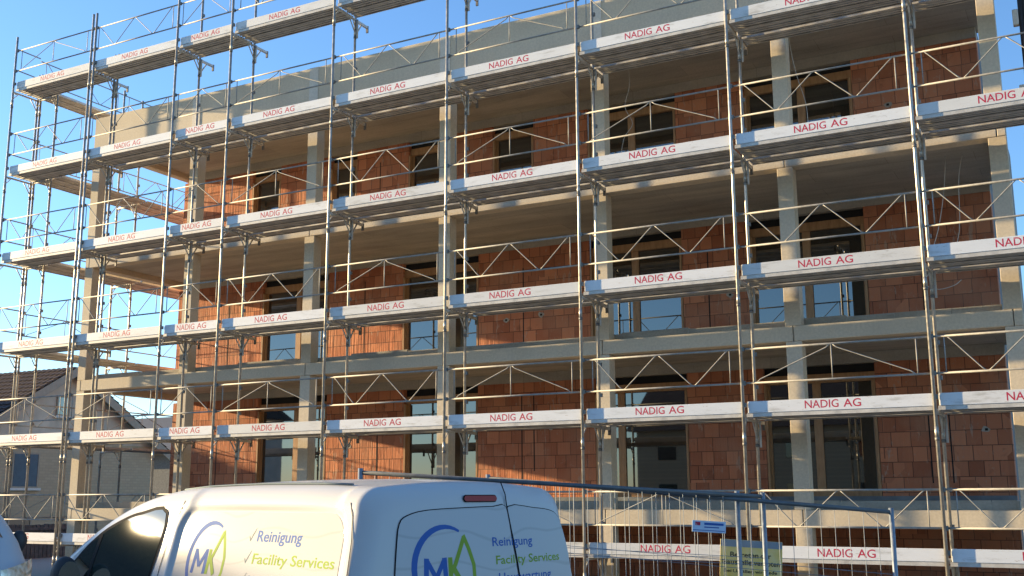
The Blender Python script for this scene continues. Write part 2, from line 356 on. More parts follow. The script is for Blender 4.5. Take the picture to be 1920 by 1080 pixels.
# floors: piers of clay blocks between windows
WIN = {0: [(-16.90, -14.92, -15.84), (-12.88, -11.06, -11.95), (-8.46, -6.59, -7.95), (-5.16, -3.23, -4.25)],
       1: [(-16.88, -14.95, -15.87), (-12.95, -11.05, -12.0), (-8.52, -6.60, -7.59), (-5.30, -3.24, -4.28)],
       2: [(-17.34, -16.46, None), (-14.99, -14.24, None), (-12.85, -11.72, None), (-10.72, -9.74, None), (-8.52, -6.64, -7.6), (-5.28, -3.29, -4.23)]}
for k_, wins in WIN.items():
    f0 = 1.62+ST*k_; top = 3.95+ST*k_; ceil = 1.39+ST*(k_+1)
    x = XL+.07
    for (a, b, _) in wins+[(XR-.45, 0, 0)]:
        MB().box(x, a, YW, YW+.3, f0+.002, top, MT['brick']).build('brick_pier', bld)
        # pale reveal blocks and a mortar daubed edge beside each opening
        x = b
    MB().box(XL+.3, XR-.45, YW-.012, YW+.29, top+.003, ceil-.003, MT['conc_raw']).build('lintel', bld)
    MB().box(XL+.3, XR-.45, YW-.05, YW-.004, f0+.004, f0+.075, MT['membrane']).build('wall_membrane', bld)
    for (a, b, mu) in wins:
        z0, z1 = f0+.075, top; yf = YW+.10
        fr = MB()
        fw = .085
        fr.box(a+.004, a+fw, yf, yf+.08, z0, z1-.145, MT['wood']); fr.box(b-fw, b-.004, yf, yf+.08, z0, z1-.145, MT['wood'])
        fr.box(a+fw+.002, b-fw-.002, yf+.004, yf+.08, z0, z0+.09, MT['wood']); fr.box(a+.004, b-.004, yf-.03, yf+.08, z1-.30, z1-.147, MT['wood'])
        fr.box(a+.01, a+.05, YW-.004, yf-.002, z0, z1-.31, MT['wood']); fr.box(b-.05, b-.01, YW-.004, yf-.002, z0, z1-.31, MT['wood'])
        if mu: fr.box(mu-.07, mu+.07, yf-.006, yf+.08, z0+.092, z1-.302, MT['wood'])
        win = fr.build('window', bld)
        MB().box(a+.002, b-.002, yf+.02, yf+.16, z1-.143, z1-.004, MT['black']).build('shutter_slot', win, bld['base'])  # black block painting the dark inside of the shutter slot
        edges = [a+fw, b-fw] if not mu else [a+fw, mu-.07, mu+.07, b-fw]
        for e in range(0, len(edges), 2):
            MB().box(edges[e]+.003, edges[e+1]-.003, yf+.03, yf+.055, z0+.093, z1-.303, MT['glass']).build('pane', win, bld['base'])
for (x, z0, z1) in ((-2.42, 1.9, 3.1), (-2.10, 1.9, 3.15), (-10.05, 1.75, 3.7), (-9.78, 2.2, 3.7), (-13.55, 1.75, 3.2), (-13.95, 4.45, 6.4), (-10.0, 4.5, 6.3), (-2.35, 4.5, 5.6), (-6.1, 4.5, 6.2), (-18.1, 1.7, 3.2), (-17.9, 4.45, 6.2), (-13.6, 7.3, 9.1), (-2.2, 7.2, 8.6)):
    MB().box(x-.011, x+.011, YW-.003, YW+.02, z0, z1, MT['black']).build('chase_shade_strip', bld)  # flat black strips on the wall, painting the shade inside chased grooves
for (x, z) in ((-9.4, 3.05), (-1.55, 2.75), (-9.6, 5.3), (-5.7, 5.35), (-2.7, 8.5), (-10.4, 5.25), (-14.3, 2.8)):
    b = MB(); b.poly([(x+.07*random.uniform(.6, 1.2)*cos(t), YW-.003, z+.06*random.uniform(.6, 1.2)*sin(t)) for t in [2*pi*q/9 for q in range(9)]], MT['conc_edge']); b.box(x-.02, x+.025, YW-.006, YW-.0035, z-.02, z+.02, MT['black']); b.build('junction_hole', bld)
# ------------------------------------------------------------------ scaffold
PX = [-20.97, -18.476, -15.92, -14.431, -11.888, -9.392, -6.906, -4.39, -1.825, .69, 3.2]
def TT(j): return 1.031+2*j                      # top edge of the toe board on deck j
YI = .66
scf = thing('scaffold', 'galvanised frame scaffold with six decks and white NADIG AG toe boards across the whole front', 'scaffold', (-10, 0, 0))
SB = scf['base']
def standards(x, y, ztop, root, name='standard', low=None):
    b = MB(); b.tube((x, y, (gz(x, y) if low is None else low)+.02), (x, y, ztop), .0242, MT['galv'], 10)
    b.tube((x, y, gz(x, y)), (x, y, gz(x, y)+.012), .075, MT['clamp'], 8)
    z = .43
    while z < ztop-.1:
        b.tube((x, y, z-.022), (x, y, z+.022), .031, MT['clamp'], 10); b.tube((x, y, z+.022), (x, y, z+.16), .0272, MT['galv'], 10)
        z += 2
    for j in range(6):
        for dz in (.75, .26, -.05):
            if TT(j)+dz < ztop: b.box(x+.016, x+.05, y-.012, y+.03, TT(j)+dz-.03, TT(j)+dz+.03, MT['clamp'])
    return b.build(name, root)
for i, x in enumerate(PX):
    top = 12.12 if i < 2 else 13.3
    standards(x, 0, top, scf); standards(x, YI, top-(.7 if i < 2 else .25), scf)
    if i == 1: standards(x+.108, 0, top, scf); standards(x+.108, YI, top-.7, scf)
    if i == 0: standards(x+.10, YI, top-.7, scf)
# planks: ribbed steel sheets
def plank_profile(y0, y1):
    t = .004; P = [(y0, 0), (y1, 0), (y1, -.052), (y1-.022, -.052), (y1-.022, -.046), (y1-.006, -.046), (y1-.006, -t)]
    wv_ = y1-y0
    for q in (.76, .5, .24):
        c_ = y0+wv_*q
        P += [(c_+.026, -t), (c_+.020, -.042), (c_-.020, -.042), (c_-.026, -t)]
    P += [(y0+.006, -t), (y0+.006, -.046), (y0+.022, -.046), (y0+.022, -.052), (y0, -.052)]
    return P
PLY = [(.045, .34), (.345, .636), (.705, 1.0)]
_pm = {}
def plank_mesh(L, idx):
    key = (round(L, 3), idx)
    if key not in _pm:
        _pm[key] = MB().prism(plank_profile(*PLY[idx]), .035, L-.035, MT['deck']).mesh('plank')
    return _pm[key]
_tm = {}
def toe_meshes(L):
    key = round(L, 3)
    if key not in _tm:
        x0, x1 = .058, L-.028; n_ = 14
        b = MB().bbox(x0, x1, .036, .064, -.166, 0, MT['toe'], .004).mesh('toe_board')
        _tm[key] = b
    return _tm[key]
LET = text_mesh('NADIG', .46, .112, MT['red'], 'lettering', .010); LET2 = text_mesh('AG', .235, .112, MT['red'], 'lettering', .010)
for q in (LET, LET2): q.transform(Matrix(((1, 0, 0, 0), (0, 0, -1, 0), (0, 1, 0, 0), (0, 0, 0, 1))))
_gm = {}
def guard_mesh(L, typ):
    key = (round(L, 3), typ)
    if key not in _gm:
        b = MB(); y = .022; t_, l_ = .75, .26; G = MT['rail']
        for z in (t_, l_): b.tube((.02, y, z), (L-.02, y, z), .0145, G, 8)
        b.tube((.07*L, y, l_), (.07*L, y, t_), .0085, G, 6); b.tube((.93*L, y, l_), (.93*L, y, t_), .0085, G, 6)
        if typ == 'W': pts = [(.075, t_), (.27, l_), (.49, t_), (.71, l_), (.925, t_)]
        else: pts = [(.075, l_), (.495, t_), (.925, l_)]
        for (a, z0), (c_, z1) in zip(pts, pts[1:]):
            s_ = 1 if z1 > z0 else -1
            b.path([(a*L+.012, y, z0), (a*L+.07, y, z0+s_*.05), (c_*L-.07, y, z1-s_*.05), (c_*L-.012, y, z1)], .0085, G, 6)
        if typ == 'V': b.tube((.495*L, y, l_), (.495*L, y, t_), .0085, G, 6)
        _gm[key] = b.mesh('guardrail')
    return _gm[key]
PAT = {5: 'VWLWWWWWWW', 4: 'WWLVWVWWWW', 3: 'WWLVWVVWWW', 2: 'WWLWVWWWWW', 1: 'VVLVWVWVWW', 0: 'WWLVWVVWWW'}
PAT[2] = 'WWLWVWWWWW'
def bracket_mesh(console, inner=True):
    b = MB(); G = MT['deck']; z = -.245
    b.tube((0, .02, z), (0, YI-.02, z), .021, G, 8)
    b.tube((0, 0, z-.17), (0, .15, z), .010, G, 6)                      # small outer knee
    b.tube((0, .045, z-.035), (0, .1, z-.02), .014, G, 6)
    b.tube((0, YI, z-.27), (0, YI-.2, z-.01), .012, G, 6); b.tube((0, YI-.03, z-.12), (0, YI-.09, z-.01), .010, G, 6)
    if console:
        b.box(-.02, .02, YI+.026, 1.03, z-.03, z+.018, MT['clamp'] if False else G)
        b.tube((0, YI, z-.32), (0, YI+.2, z-.02), .015, G, 6)
        b.box(-.022, .022, 1.032, 1.062, z-.11, z+.03, MT['clamp'])
        b.tube((.05, YI, z-.38), (.05, YI, z+.0), .017, MT['deck'], 8)
    return b.mesh('deck_bracket')
BR = [bracket_mesh(False), bracket_mesh(True)]
for j in range(6):
    for i in range(len(PX)-1):
        L = PX[i+1]-PX[i]; loc = (PX[i]-SB[0], 0, TT(j))
        dk = link('deck', plank_mesh(L, 0), scf, (loc[0], 0, TT(j)-.168))
        link('plank', plank_mesh(L, 1), dk)
        if i >= 1 and j < 5: link('plank', plank_mesh(L, 2), dk)
        t_ = link('toe_board', toe_meshes(L), scf, loc)
        jx = L*.5-.385+random.uniform(-.035, .035); jz = -.128+random.uniform(-.006, .006)
        link('lettering', LET, t_, (jx, .0356, jz)); link('lettering', LET2, t_, (jx+.525, .0356, jz))
        link('guardrail', guard_mesh(L, PAT[j][i]), scf, loc)
    for i, x in enumerate(PX): link('deck_bracket', BR[1 if i > 0 else 0], scf, (x-SB[0], 0, TT(j)))

# ---- side scaffold round the left end
sid = thing('side_scaffold', 'galvanised scaffold bay running back along the left end of the block, its plank undersides sunlit', 'scaffold', (-20.6, 5, 0))
DB = sid['base']
XO, XI = -20.97, -20.3
YS = [.66, 3.16, 5.66, 8.16, 10.66]
standards(XI, YS[0], 11.4, sid)
for y in YS[1:]:
    standards(XO, y, 11.9, sid); standards(XI, y, 11.5, sid)
RZ = Matrix.Rotation(pi/2, 4, 'Z')
for j in range(6):
    for a, b_ in zip(YS, YS[1:]):
        L = b_-a
        # planks run along Y: reuse the plank meshes turned a quarter
        dk = link('deck', plank_mesh(L, 0), sid, (XI+.06-DB[0], a-DB[1], TT(j)-.168)); dk.rotation_euler = (0, 0, pi/2)
        link('plank', plank_mesh(L, 1), dk)
        if j < 5:
            p3 = link('plank', plank_mesh(L, 0), dk, (0, -.33, 0))
        gd = link('guardrail', guard_mesh(L, 'W' if (j+int(a)) % 2 else 'V'), sid, (XO-DB[0], a-DB[1], TT(j))); gd.rotation_euler = (0, 0, pi/2)
    for y in YS:
        br = link('deck_bracket', BR[0], sid, (XO-DB[0], y-DB[1], TT(j))); br.rotation_euler = (0, 0, -pi/2)
    for dz in (.80, .30): MB().tube((XO, .02, TT(j)+dz), (XO, .64, TT(j)+dz), .0145, MT['rail']).build('end_rail', sid)

# ------------------------------------------------------------------ van
def lerp_tab(tab, x):
    if x <= tab[0][0]: return tab[0][1]
    for (a, ya), (b, yb) in zip(tab, tab[1:]):
        if x <= b:
            t = (x-a)/(b-a); return ya+(yb-ya)*t
    return tab[-1][1]
ZT = [(0, 1.80), (.5, 1.822), (1.2, 1.828), (1.8, 1.82), (2.2, 1.795), (2.6, 1.72), (3.0, 1.565), (3.4, 1.35), (3.6, 1.225), (3.75, 1.13), (4.05, .98), (4.25, .83), (4.36, .66)]
def ztop(x): return sum(lerp_tab(ZT, x+d) for d in (-.18, -.12, -.06, 0, .06, .12, .18))/7
VL = 4.36
def hwid(x, z):
    h = .883-.24*(z-1.15) if z > 1.15 else (.903-.10*(z-.95) if z > .95 else .903-.2*(.95-z)**2)
    tp = 1.0
    if x > 2.4: tp = 1-.10*((x-2.4)/1.9)**2.2
    if x > 3.9: tp -= .16*((x-3.9)/.46)**2
    return h*tp
def sdf_rr(px, pz, cx, cz, hx, hz, r):
    qx = abs(px-cx)-hx+r; qz = abs(pz-cz)-hz+r
    return sqrt(max(qx, 0)**2+max(qz, 0)**2)+min(max(qx, qz), 0)-r
def recess(x, z):
    d = sdf_rr(x, z, 1.02, 1.30, .86, .375, .17)
    t = max(0., min(1., (-d+.012)/.045)); t = t*t*(3-2*t)
    return .024*t
def side_y(x, z): return hwid(x, z)-recess(x, z)
def lean(z): return .10*max(0, z-1.1)**1.3
def rear_x(y, z): return lean(z)+.06*abs(y/.8)**2.6-.03
def patch(outline, fmap, off, thick, mat, name, parent, du=.06):
    """sheet cut from a 2D outline, laid on a curved surface"""
    bm = bmesh.new(); vs = [bm.verts.new((u, v, 0)) for u, v in outline]; bm.faces.new(vs)
    for ax in (0, 1):
        lo = min(p[ax] for p in outline); hi = max(p[ax] for p in outline); q = lo+du
        while q < hi-.005:
            co = Vector((q, 0, 0)) if ax == 0 else Vector((0, q, 0)); no = Vector((1, 0, 0)) if ax == 0 else Vector((0, 1, 0))
            bmesh.ops.bisect_plane(bm, geom=bm.verts[:]+bm.edges[:]+bm.faces[:], plane_co=co, plane_no=no); q += du
    for v in bm.verts: v.co = fmap(v.co.x, v.co.y, off)
    b = MB(); b.bm(bm, mat, True)
    return b.build(name, parent, (0, 0, 0))
def smooth_poly(pts, n=4):
    """Catmull-Rom closed"""
    o = []; N = len(pts)
    for i in range(N):
        p0, p1, p2, p3 = (Vector(pts[(i+q-1) % N]) for q in range(4))
        for s in range(n):
            t = s/n; o.append(tuple(.5*((2*p1)+(-p0+p2)*t+(2*p0-5*p1+4*p2-p3)*t*t+(-p0+3*p1-3*p2+p3)*t**3)))
    return o
def rrect(x0, x1, z0, z1, r, n=6):
    o = []
    for cx, cz, a in ((x1-r, z1-r, 0), (x0+r, z1-r, 90), (x0+r, z0+r, 180), (x1-r, z0+r, 270)):
        for i in range(n+1):
            t = radians(a+90*i/n); o.append((cx+r*cos(t), cz+r*sin(t)))
    return o
def section(x, inset=0.0):
    zb, zt = .30, ztop(x); r = min(.135, (zt-zb)*.3); c_ = .17 if x < 3.5 else .24
    pts = [(0., zb+inset)]; n1 = 104
    pts += [(max(.05, hwid(x, zb)-.10-inset), zb+inset)]
    for i in range(n1):
        z = zb+.07+(zt-.028-r-zb-.07)*i/(n1-1); y = side_y(x, z)-inset
        pts.append((max(y, .02), z+inset*(1-2*i/(n1-1))))
    ye = side_y(x, zt-.028-r)
    for i in range(1, 10):
        t = radians(90*i/9); pts.append((max(.02, ye-c_*(1-cos(t))-inset), zt-.028-r+r*sin(t)*.97-inset))
    yr = pts[-1][0]; zr = pts[-1][1]
    for i in range(1, 6):
        q = 1-i/5; pts.append((yr*q, zr+(zt-inset-zr)*(1-q*q)))
    return pts
def van_body():
    b = MB(); k = b.m(MT['paint']); rings = []
    def add(ring3):
        o = len(b.v); b.v += ring3; rings.append((o, len(ring3)))
    def full(pts, fx):
        L_ = [(fx(y, z), y, z) for y, z in pts]; R_ = [(fx(-y, z), -y, z) for y, z in pts[-2:0:-1]]
        return L_+R_
    RR = .10
    base = section(RR)
    # rear face: concentric rings, then a rounded corner
    for s_ in (.0, .25, .5, .7, .85, .95):
        ins = section(RR, RR)
        add(full([(y*s_, 1.05+(z-1.05)*s_) for y, z in ins], lambda y, z: rear_x(y, z)))
    for a in range(0, 91, 10):
        t = radians(a); ins = section(RR, RR*(1-sin(t)))
        add(full(ins, lambda y, z, t=t: rear_x(y, z)+(RR+lean(z)-rear_x(y, z))*(1-cos(t))))
    x = RR+.02; xs = []
    while x < VL-.06:
        xs.append(x); x += (.013 if (x < .45 or 1.6 < x < 1.95) else .025) if x < 2.1 else .05
    for x in xs: 
        sh = max(0, 1-(x-.08)/.55)
        add(full(section(x), lambda y, z, x=x, sh=sh: x+lean(z)*sh))
    for q in range(1, 6):
        t = radians(90*q/5); ins = section(VL-.06, .06*(1-cos(t)))
        add(full(ins, lambda y, z, t=t: VL-.06+.06*sin(t)-.10*(abs(y)/.8)**2*0))
    for s_ in (.9, .6, .3, 0.):
        ins = section(VL-.06, .06); add(full([(y*s_, .55+(z-.55)*s_) for y, z in ins], lambda y, z: VL))
    for (o1, n1), (o2, n2) in zip(rings, rings[1:]):
        for i in range(n1):
            j = (i+1) % n1; b.face((o1+i, o1+j, o2+j, o2+i), k, True)
    bm = bmesh.new(); me = b.mesh('body'); bm.from_mesh(me); bmesh.ops.remove_doubles(bm, verts=bm.verts, dist=.0004); bmesh.ops.recalc_face_normals(bm, faces=bm.faces)
    bm.to_mesh(me); bm.free()
    return me
def fside(x, z, off):
    y = side_y(x, z); ny = 1/sqrt(1+.24**2); sh = max(0, 1-(x-.08)/.55)
    return Vector((x+lean(z)*sh, y+off*ny, z+off*.24*ny))
def fside_r(x, z, off): p = fside(x, z, off); return Vector((p.x, -p.y, p.z))
def frear(u, z, off): return Vector((rear_x(u, z)-off, u, z))
def lay(me, fmap, off, name, parent, mp):
    """carry flat lettering onto a surface; mp maps (x, y) of the text to surface coordinates"""
    for v in me.vertices: u, z = mp(v.co.x, v.co.y); v.co = fmap(u, z, off)
    return link(name, me, parent)
def stroke(pts, wd, close=False):
    """outline of a polyline with given half widths"""
    L_, R_ = [], []; N = len(pts)
    for i, p in enumerate(pts):
        a = Vector(pts[max(i-1, 0)]); c_ = Vector(pts[min(i+1, N-1)]); d = (c_-a).normalized(); n_ = Vector((-d.y, d.x))
        h = wd[i] if isinstance(wd, list) else wd
        L_.append(tuple(Vector(p)+n_*h)); R_.append(tuple(Vector(p)-n_*h))
    return L_+R_[::-1]
def logo(fmap, mp, parent, S):
    """round company mark: blue ring, letters M and K, green leaf; drawn in units of the ring radius"""
    def sh(pts, wd, mat, off):
        ol = [mp(S*x, S*y) for x, y in stroke(pts, wd)]
        patch(ol, fmap, off, 0, mat, 'emblem', parent, .2)
    A = [radians(62+ (a)) for a in range(0, 226, 9)]; N = len(A)
    sh([(cos(a), sin(a)) for a in A], [.012+.075*sin(pi*min(1, .08+.92*i/(N-1))) for i in range(N)], MT['blue'], .0026)
    sh([(-.66, -.42), (-.62, .26)], .075, MT['blue'], .0026); sh([(-.62, .22), (-.34, -.22)], .065, MT['blue'], .0029)
    sh([(-.34, -.22), (-.06, .22)], .065, MT['blue'], .0032); sh([(-.06, .26), (-.02, -.42)], .075, MT['blue'], .0026)
    sh([(.13, -.42), (.13, .26)], .07, MT['green'], .0029); sh([(.15, -.10), (.30, .10), (.62, .74)], .062, MT['green'], .0032)
    sh([(.24, -.02), (.52, -.42)], .07, MT['green'], .0035)
    sh([(.60, .78), (.78, .42), (.92, .05), (.93, -.35), (.82, -.72), (.60, -.98)], .06, MT['green'], .0026)
def tick(fmap, mp, parent, S):
    b = None
    for q, pts in enumerate(([(.02, .36), (.24, .02)], [(.20, .0), (.48, .50), (.80, 1.0)])):
        patch([mp(S*x, S*y) for x, y in stroke(pts, [.045, .05, .02][:len(pts)])], fmap, .0026+.0003*q, 0, MT['tick'], 'tick_mark', parent, .3)
def wheel(parent, x, y):
    b = MB(); n_ = 28
    prof = [(.20, -.10), (.30, -.10), (.315, -.06), (.315, .06), (.30, .10), (.20, .10)]; kk = b.m(MT['tyre']); o = len(b.v)
    for i in range(n_):
        t = 2*pi*i/n_
        for r, w_ in prof: b.v.append((x+r*cos(t), y+w_, .315+r*sin(t)))
    for i in range(n_):
        for q in range(5):
            i2 = (i+1) % n_; b.face((o+i*6+q, o+i*6+q+1, o+i2*6+q+1, o+i2*6+q), kk, True)
    wh = b.build('wheel', parent, (0, 0, 0))
    r_ = MB(); r_.tube((x, y-.07, .315), (x, y+.07, .315), .2, MT['rim'], 24)
    for s in (-1, 1):
        for q in range(5):
            t = 2*pi*q/5; r_.tube((x, y+s*.07, .315), (x+.17*cos(t), y+s*.078, .315+.17*sin(t)), .022, MT['rim'], 6)
    r_.build('rim', wh, (0, 0, 0))
BODY = van_body()
WIN_L = smooth_poly([(2.055, 1.618), (2.371, 1.607), (2.588, 1.563), (2.859, 1.468), (3.103, 1.318), (3.25, 1.17), (3.2, 1.06), (2.6, 1.03), (2.10, 1.05), (2.068, 1.25)], 4)
def grow(pts, d):
    N = len(pts); o = []
    area = sum(pts[i][0]*pts[(i+1) % N][1]-pts[(i+1) % N][0]*pts[i][1] for i in range(N)); s = -1 if area > 0 else 1
    for i in range(N):
        a = Vector(pts[i-1]); c_ = Vector(pts[(i+1) % N]); t = (c_-a).normalized(); o.append((pts[i][0]-s*t.y*-1*-1*d*1, pts[i][1]+s*t.x*d))
    return o
def make_van(name, label, loc, rz, lettered):
    v = thing(name, label, 'van', loc, rz, base=False)
    link('body', BODY, v)
    for fm in (fside, fside_r):
        w_ = patch(grow(WIN_L, .022), fm, .0045, 0, MT['rubber'], 'window_seal', v)
        patch(WIN_L, fm, .0070, 0, MT['vanglass'], 'side_window', v)
        patch(stroke([(2.845, 1.475), (2.87, 1.30), (2.88, 1.06)], .022), fm, .0100, 0, MT['rubber'], 'window_divider', v)
        patch(stroke([(1.865, 1.70), (1.90, 1.62), (1.95, 1.45), (1.965, 1.30), (1.97, .6)], .0035), fm, .0030, 0, MT['rubber'], 'door_seam', v)
        sm_ = [(.15, 1.69), (.115, 1.62), (.092, 1.5), (.085, 1.3), (.085, .6)]
        patch(stroke(sm_, .0035), fm, .0030, 0, MT['rubber'], 'door_seam', v)
    for s in (-1, 1):
        rl = MB(); rl.path([(x, s*(hwid(x, ztop(x)-.14)-.135), ztop(x)-.030) for x in (.35, .6, .9, 1.2, 1.5, 1.8, 2.1)], .006, MT['tick'], 6); rl.build('roof_gutter', v, (0, 0, 0))
        for x in (.78, 3.52): wheel(v, x, s*.80)
        # mirror
        m = MB(); bm = bmesh.new(); bmesh.ops.create_uvsphere(bm, u_segments=16, v_segments=10, radius=1)
        for q in bm.verts: q.co = Vector((2.99+q.co.x*.075, s*(.985+q.co.y*.095*(1-.2*max(0, -q.co.z))), 1.20+q.co.z*.135))
        m.bm(bm, MT['plastic'], True); m.box(2.96, 3.03, min(s*.78, s*.94), max(s*.78, s*.94), 1.07, 1.12, MT['plastic'])
        mo = m.build('mirror', v, (0, 0, 0))
        gl = MB(); gl.poly([(2.913-.0, s*(.985+.075*cos(t)), 1.20+.105*sin(t)) for t in [2*pi*i/16 for i in range(16)]], MT['mirror']); gl.build('mirror_glass', mo, (0, 0, 0))
        # headlight wrapped round the front corner
        h = MB(); kk = h.m(MT['lens']); nu, nv = 14, 10
        for a in range(nu+1):
            u = .8*a/nu; x_ = 4.34-.62*u**1.6; zt_ = ztop(x_)
            hw_ = hwid(x_, .85)
            for c_ in range(nv+1):
                v_ = c_/nv; lo = .72+.10*u; hi = .95+.12*u; z = lo+(hi-lo)*v_
                y_ = hw_*(.60+.40*min(1, u*1.25)**.7)
                bul = .030*sin(pi*v_)*sin(pi*min(1, .1+u*.9))
                h.v.append((x_+.03+bul, s*(y_+.012+bul*.7), z))
        for a in range(nu):
            for c_ in range(nv): h.face((a*(nv+1)+c_, (a+1)*(nv+1)+c_, (a+1)*(nv+1)+c_+1, a*(nv+1)+c_+1), kk, True)
        h.build('headlight', v, (0, 0, 0))
    # windscreen on the sloping front
    wsn = MB(); kk = wsn.m(MT['vanglass']); nu, nv = 16, 10; o = 0
    for a in range(nv+1):
        x_ = 2.35+1.12*a/nv; zt_ = ztop(x_)
        for c_ in range(nu+1):
            q = -1+2*c_/nu; yy = q*(hwid(x_, zt_)-.165); wsn.v.append((x_+.012, yy, zt_+.014-.05*(abs(q)**4)))
    for a in range(nv):
        for c_ in range(nu): wsn.face((a*(nu+1)+c_, (a+1)*(nu+1)+c_, (a+1)*(nu+1)+c_+1, a*(nu+1)+c_+1), kk, True)
    wsn.build('windscreen', v, (0, 0, 0))
    bp = MB(); bp.bbox(4.30, 4.44, -.74, .74, .32, .56, MT['plastic'], .05); bp.build('front_bumper', v, (0, 0, 0))
    bp = MB(); bp.bbox(-.06, .06, -.80, .80, .32, .55, MT['plastic'], .04); bp.build('rear_bumper', v, (0, 0, 0))
    gr = MB(); gr.bbox(4.33, 4.40, -.42, .42, .62, .74, MT['plastic'], .02); gr.build('grille', v, (0, 0, 0))
    # rear doors
    SP = [(-.175, 1.80), (-.205, 1.73), (-.211, 1.66), (-.238, 1.51), (-.275, 1.29), (-.30, .9), (-.30, .5)]
    wl = smooth_poly([(.515, 1.620), (.383, 1.646), (.1, 1.657), (-.1, 1.661), (-.203, 1.660), (-.230, 1.5), (-.267, 1.28), (-.292, 1.03), (.1, 1.02), (.58, 1.03), (.625, 1.12), (.607, 1.32), (.588, 1.48), (.566, 1.58)], 3)
    wr = smooth_poly([(-.221, 1.660), (-.45, 1.651), (-.59, 1.638), (-.665, 1.612), (-.71, 1.55), (-.765, 1.38), (-.785, 1.18), (-.77, 1.05), (-.6, 1.02), (-.31, 1.03), (-.285, 1.28), (-.248, 1.5)], 3)
    for wp in (wl, wr):
        patch(grow(wp, .005), frear, .004, 0, MT['rubber'], 'window_seal', v, .05)
        patch(wp, frear, .0075, 0, MT['vinyl_rear'] if lettered else MT['vanglass'], 'rear_window', v, .05)
    patch(stroke(SP, .0045), frear, .009, 0, MT['rubber'], 'door_seam', v, .05)
    patch(rrect(-.137, .125, 1.688, 1.728, .02), frear, .006, 0, MT['rubber'], 'brake_light_seal', v, .05)
    patch(rrect(-.132, .120, 1.693, 1.723, .015), frear, .012, 0, MT['redlens'], 'brake_light', v, .05)
    for s in (-1, 1):
        tl = MB(); tl.bbox(.02, .16, min(s*.78, s*.9), max(s*.78, s*.9), .72, 1.05, MT['redlens'], .03); tl.build('tail_light', v, (0, 0, 0))
    if lettered:
        for s, fm in ((1, fside), (-1, fside_r)):
            pn = patch(rrect(.20, 1.84, .965, 1.635, .14), fm, .002, 0, MT['vinyl'], 'side_panel', v, .08)
            def mp(cx, cz): return (lambda x, y: (cx-s*x, cz+y))
            for txt, wd, cap, z, mt in (('Reinigung', .43, .062, 1.475, MT['blue']), ('Facility Services', .77, .058, 1.355, MT['green']), ('Hauswartung', .56, .058, 1.235, MT['blue'])):
                lay(text_mesh(txt, wd, cap, mt, 'lettering', .012), fm, .0027, 'lettering', v, mp(1.01 if s > 0 else 1.01-.77, z))
                tick(fm, mp(1.09 if s > 0 else .15, z), v, .07)
            logo(fm, mp(1.49 if s > 0 else 1.5, 1.365), v, .205)
        def mr(cy, cz): return (lambda x, y: (cy-x, cz+y))
        for txt, wd, cap, y_, z, mt in (('Reinigung', .335, .050, -.074, 1.448, MT['blue']), ('Facility Services', .565, .048, -.095, 1.350, MT['green']), ('Hauswartung', .455, .048, -.110, 1.256, MT['blue'])):
            lay(text_mesh(txt, wd, cap, mt, 'lettering', .012), frear, .0082, 'lettering', v, mr(y_, z))
            tick(frear, mr(y_+.075, z), v, .055)
        logo(lambda u, z, off: frear(u, z, off+.0055), mr(.275, 1.345), v, .215)
    return v
F2 = Vector((-.962, .272, 0)); rz = atan2(F2.y, F2.x)
make_van('delivery_van', 'white cleaning company van with MK emblem and blue and green lettering parked close by', (-3.035, -9.867, 0), rz, True)
make_van('parked_van', 'plain white van cut off by the frame, showing one headlight and a black mirror', (-14.84, -5.90, 0), atan2(-.37, .93), False)

# ------------------------------------------------------------------ site fence
def cam_pt(px, py, zc):
    d = fwd+r_*((px-960)/F)-u_*((py-540)/F)
    return CAM+d*zc
def fence_panel(a, b, label, extra=None):
    """a, b: top corners of the panel"""
    a = Vector(a); b = Vector(b); base = ((a.x+b.x)/2, (a.y+b.y)/2, 0)
    t = thing('site_fence', label, 'fence panel', base, 0, 'wire mesh site fence panels')
    H = 1.95; dn = Vector((0, 0, -1)); ax = (b-a); Lp = ax.length; ax.normalize(); G = MT['fence']
    for p in (a, b)+((extra,) if extra else ()):
        p = Vector(p); MB().tube(p+Vector((0, 0, .035 if p is not extra else -.02)), p+dn*(H+.03), .021, G, 10).build('post', t)
    MB().tube(a, b, .019, MT['fence_rail'], 10).build('rail', t); MB().tube(a+dn*(H-.12), b+dn*(H-.12), .016, MT['fence_rail'], 8).build('rail', t)
    m = MB(); n_ = int(Lp/.118)
    for i in range(1, n_):
        p = a+ax*(Lp*i/n_); m.tube(p+dn*.02, p+dn*(H-.12), .0026, G, 5, False)
    for q in (.52, .58, .9, 1.22, 1.54, 1.60):
        m.tube(a+dn*q, b+dn*q, .0026, G, 5, False)
    m.build('wire_mesh', t)
    for p in (a, b):
        z = gz(p.x, p.y); MB().bbox(p.x-.35, p.x+.35, p.y-.11, p.y+.11, z, z+.13, MT['conc'], .03).build('fence_foot', t)
    return t
fence_panel(cam_pt(676, 886, 8.95), cam_pt(1430, 931, 9.40), 'mesh fence panel whose grey top rail runs behind the lettered van roof', cam_pt(1382, 928, 9.42))
fence_panel(cam_pt(915, 897, 9.55), cam_pt(1671, 960, 9.25), 'mesh fence panel ending in the free post in front of the red lettered board')
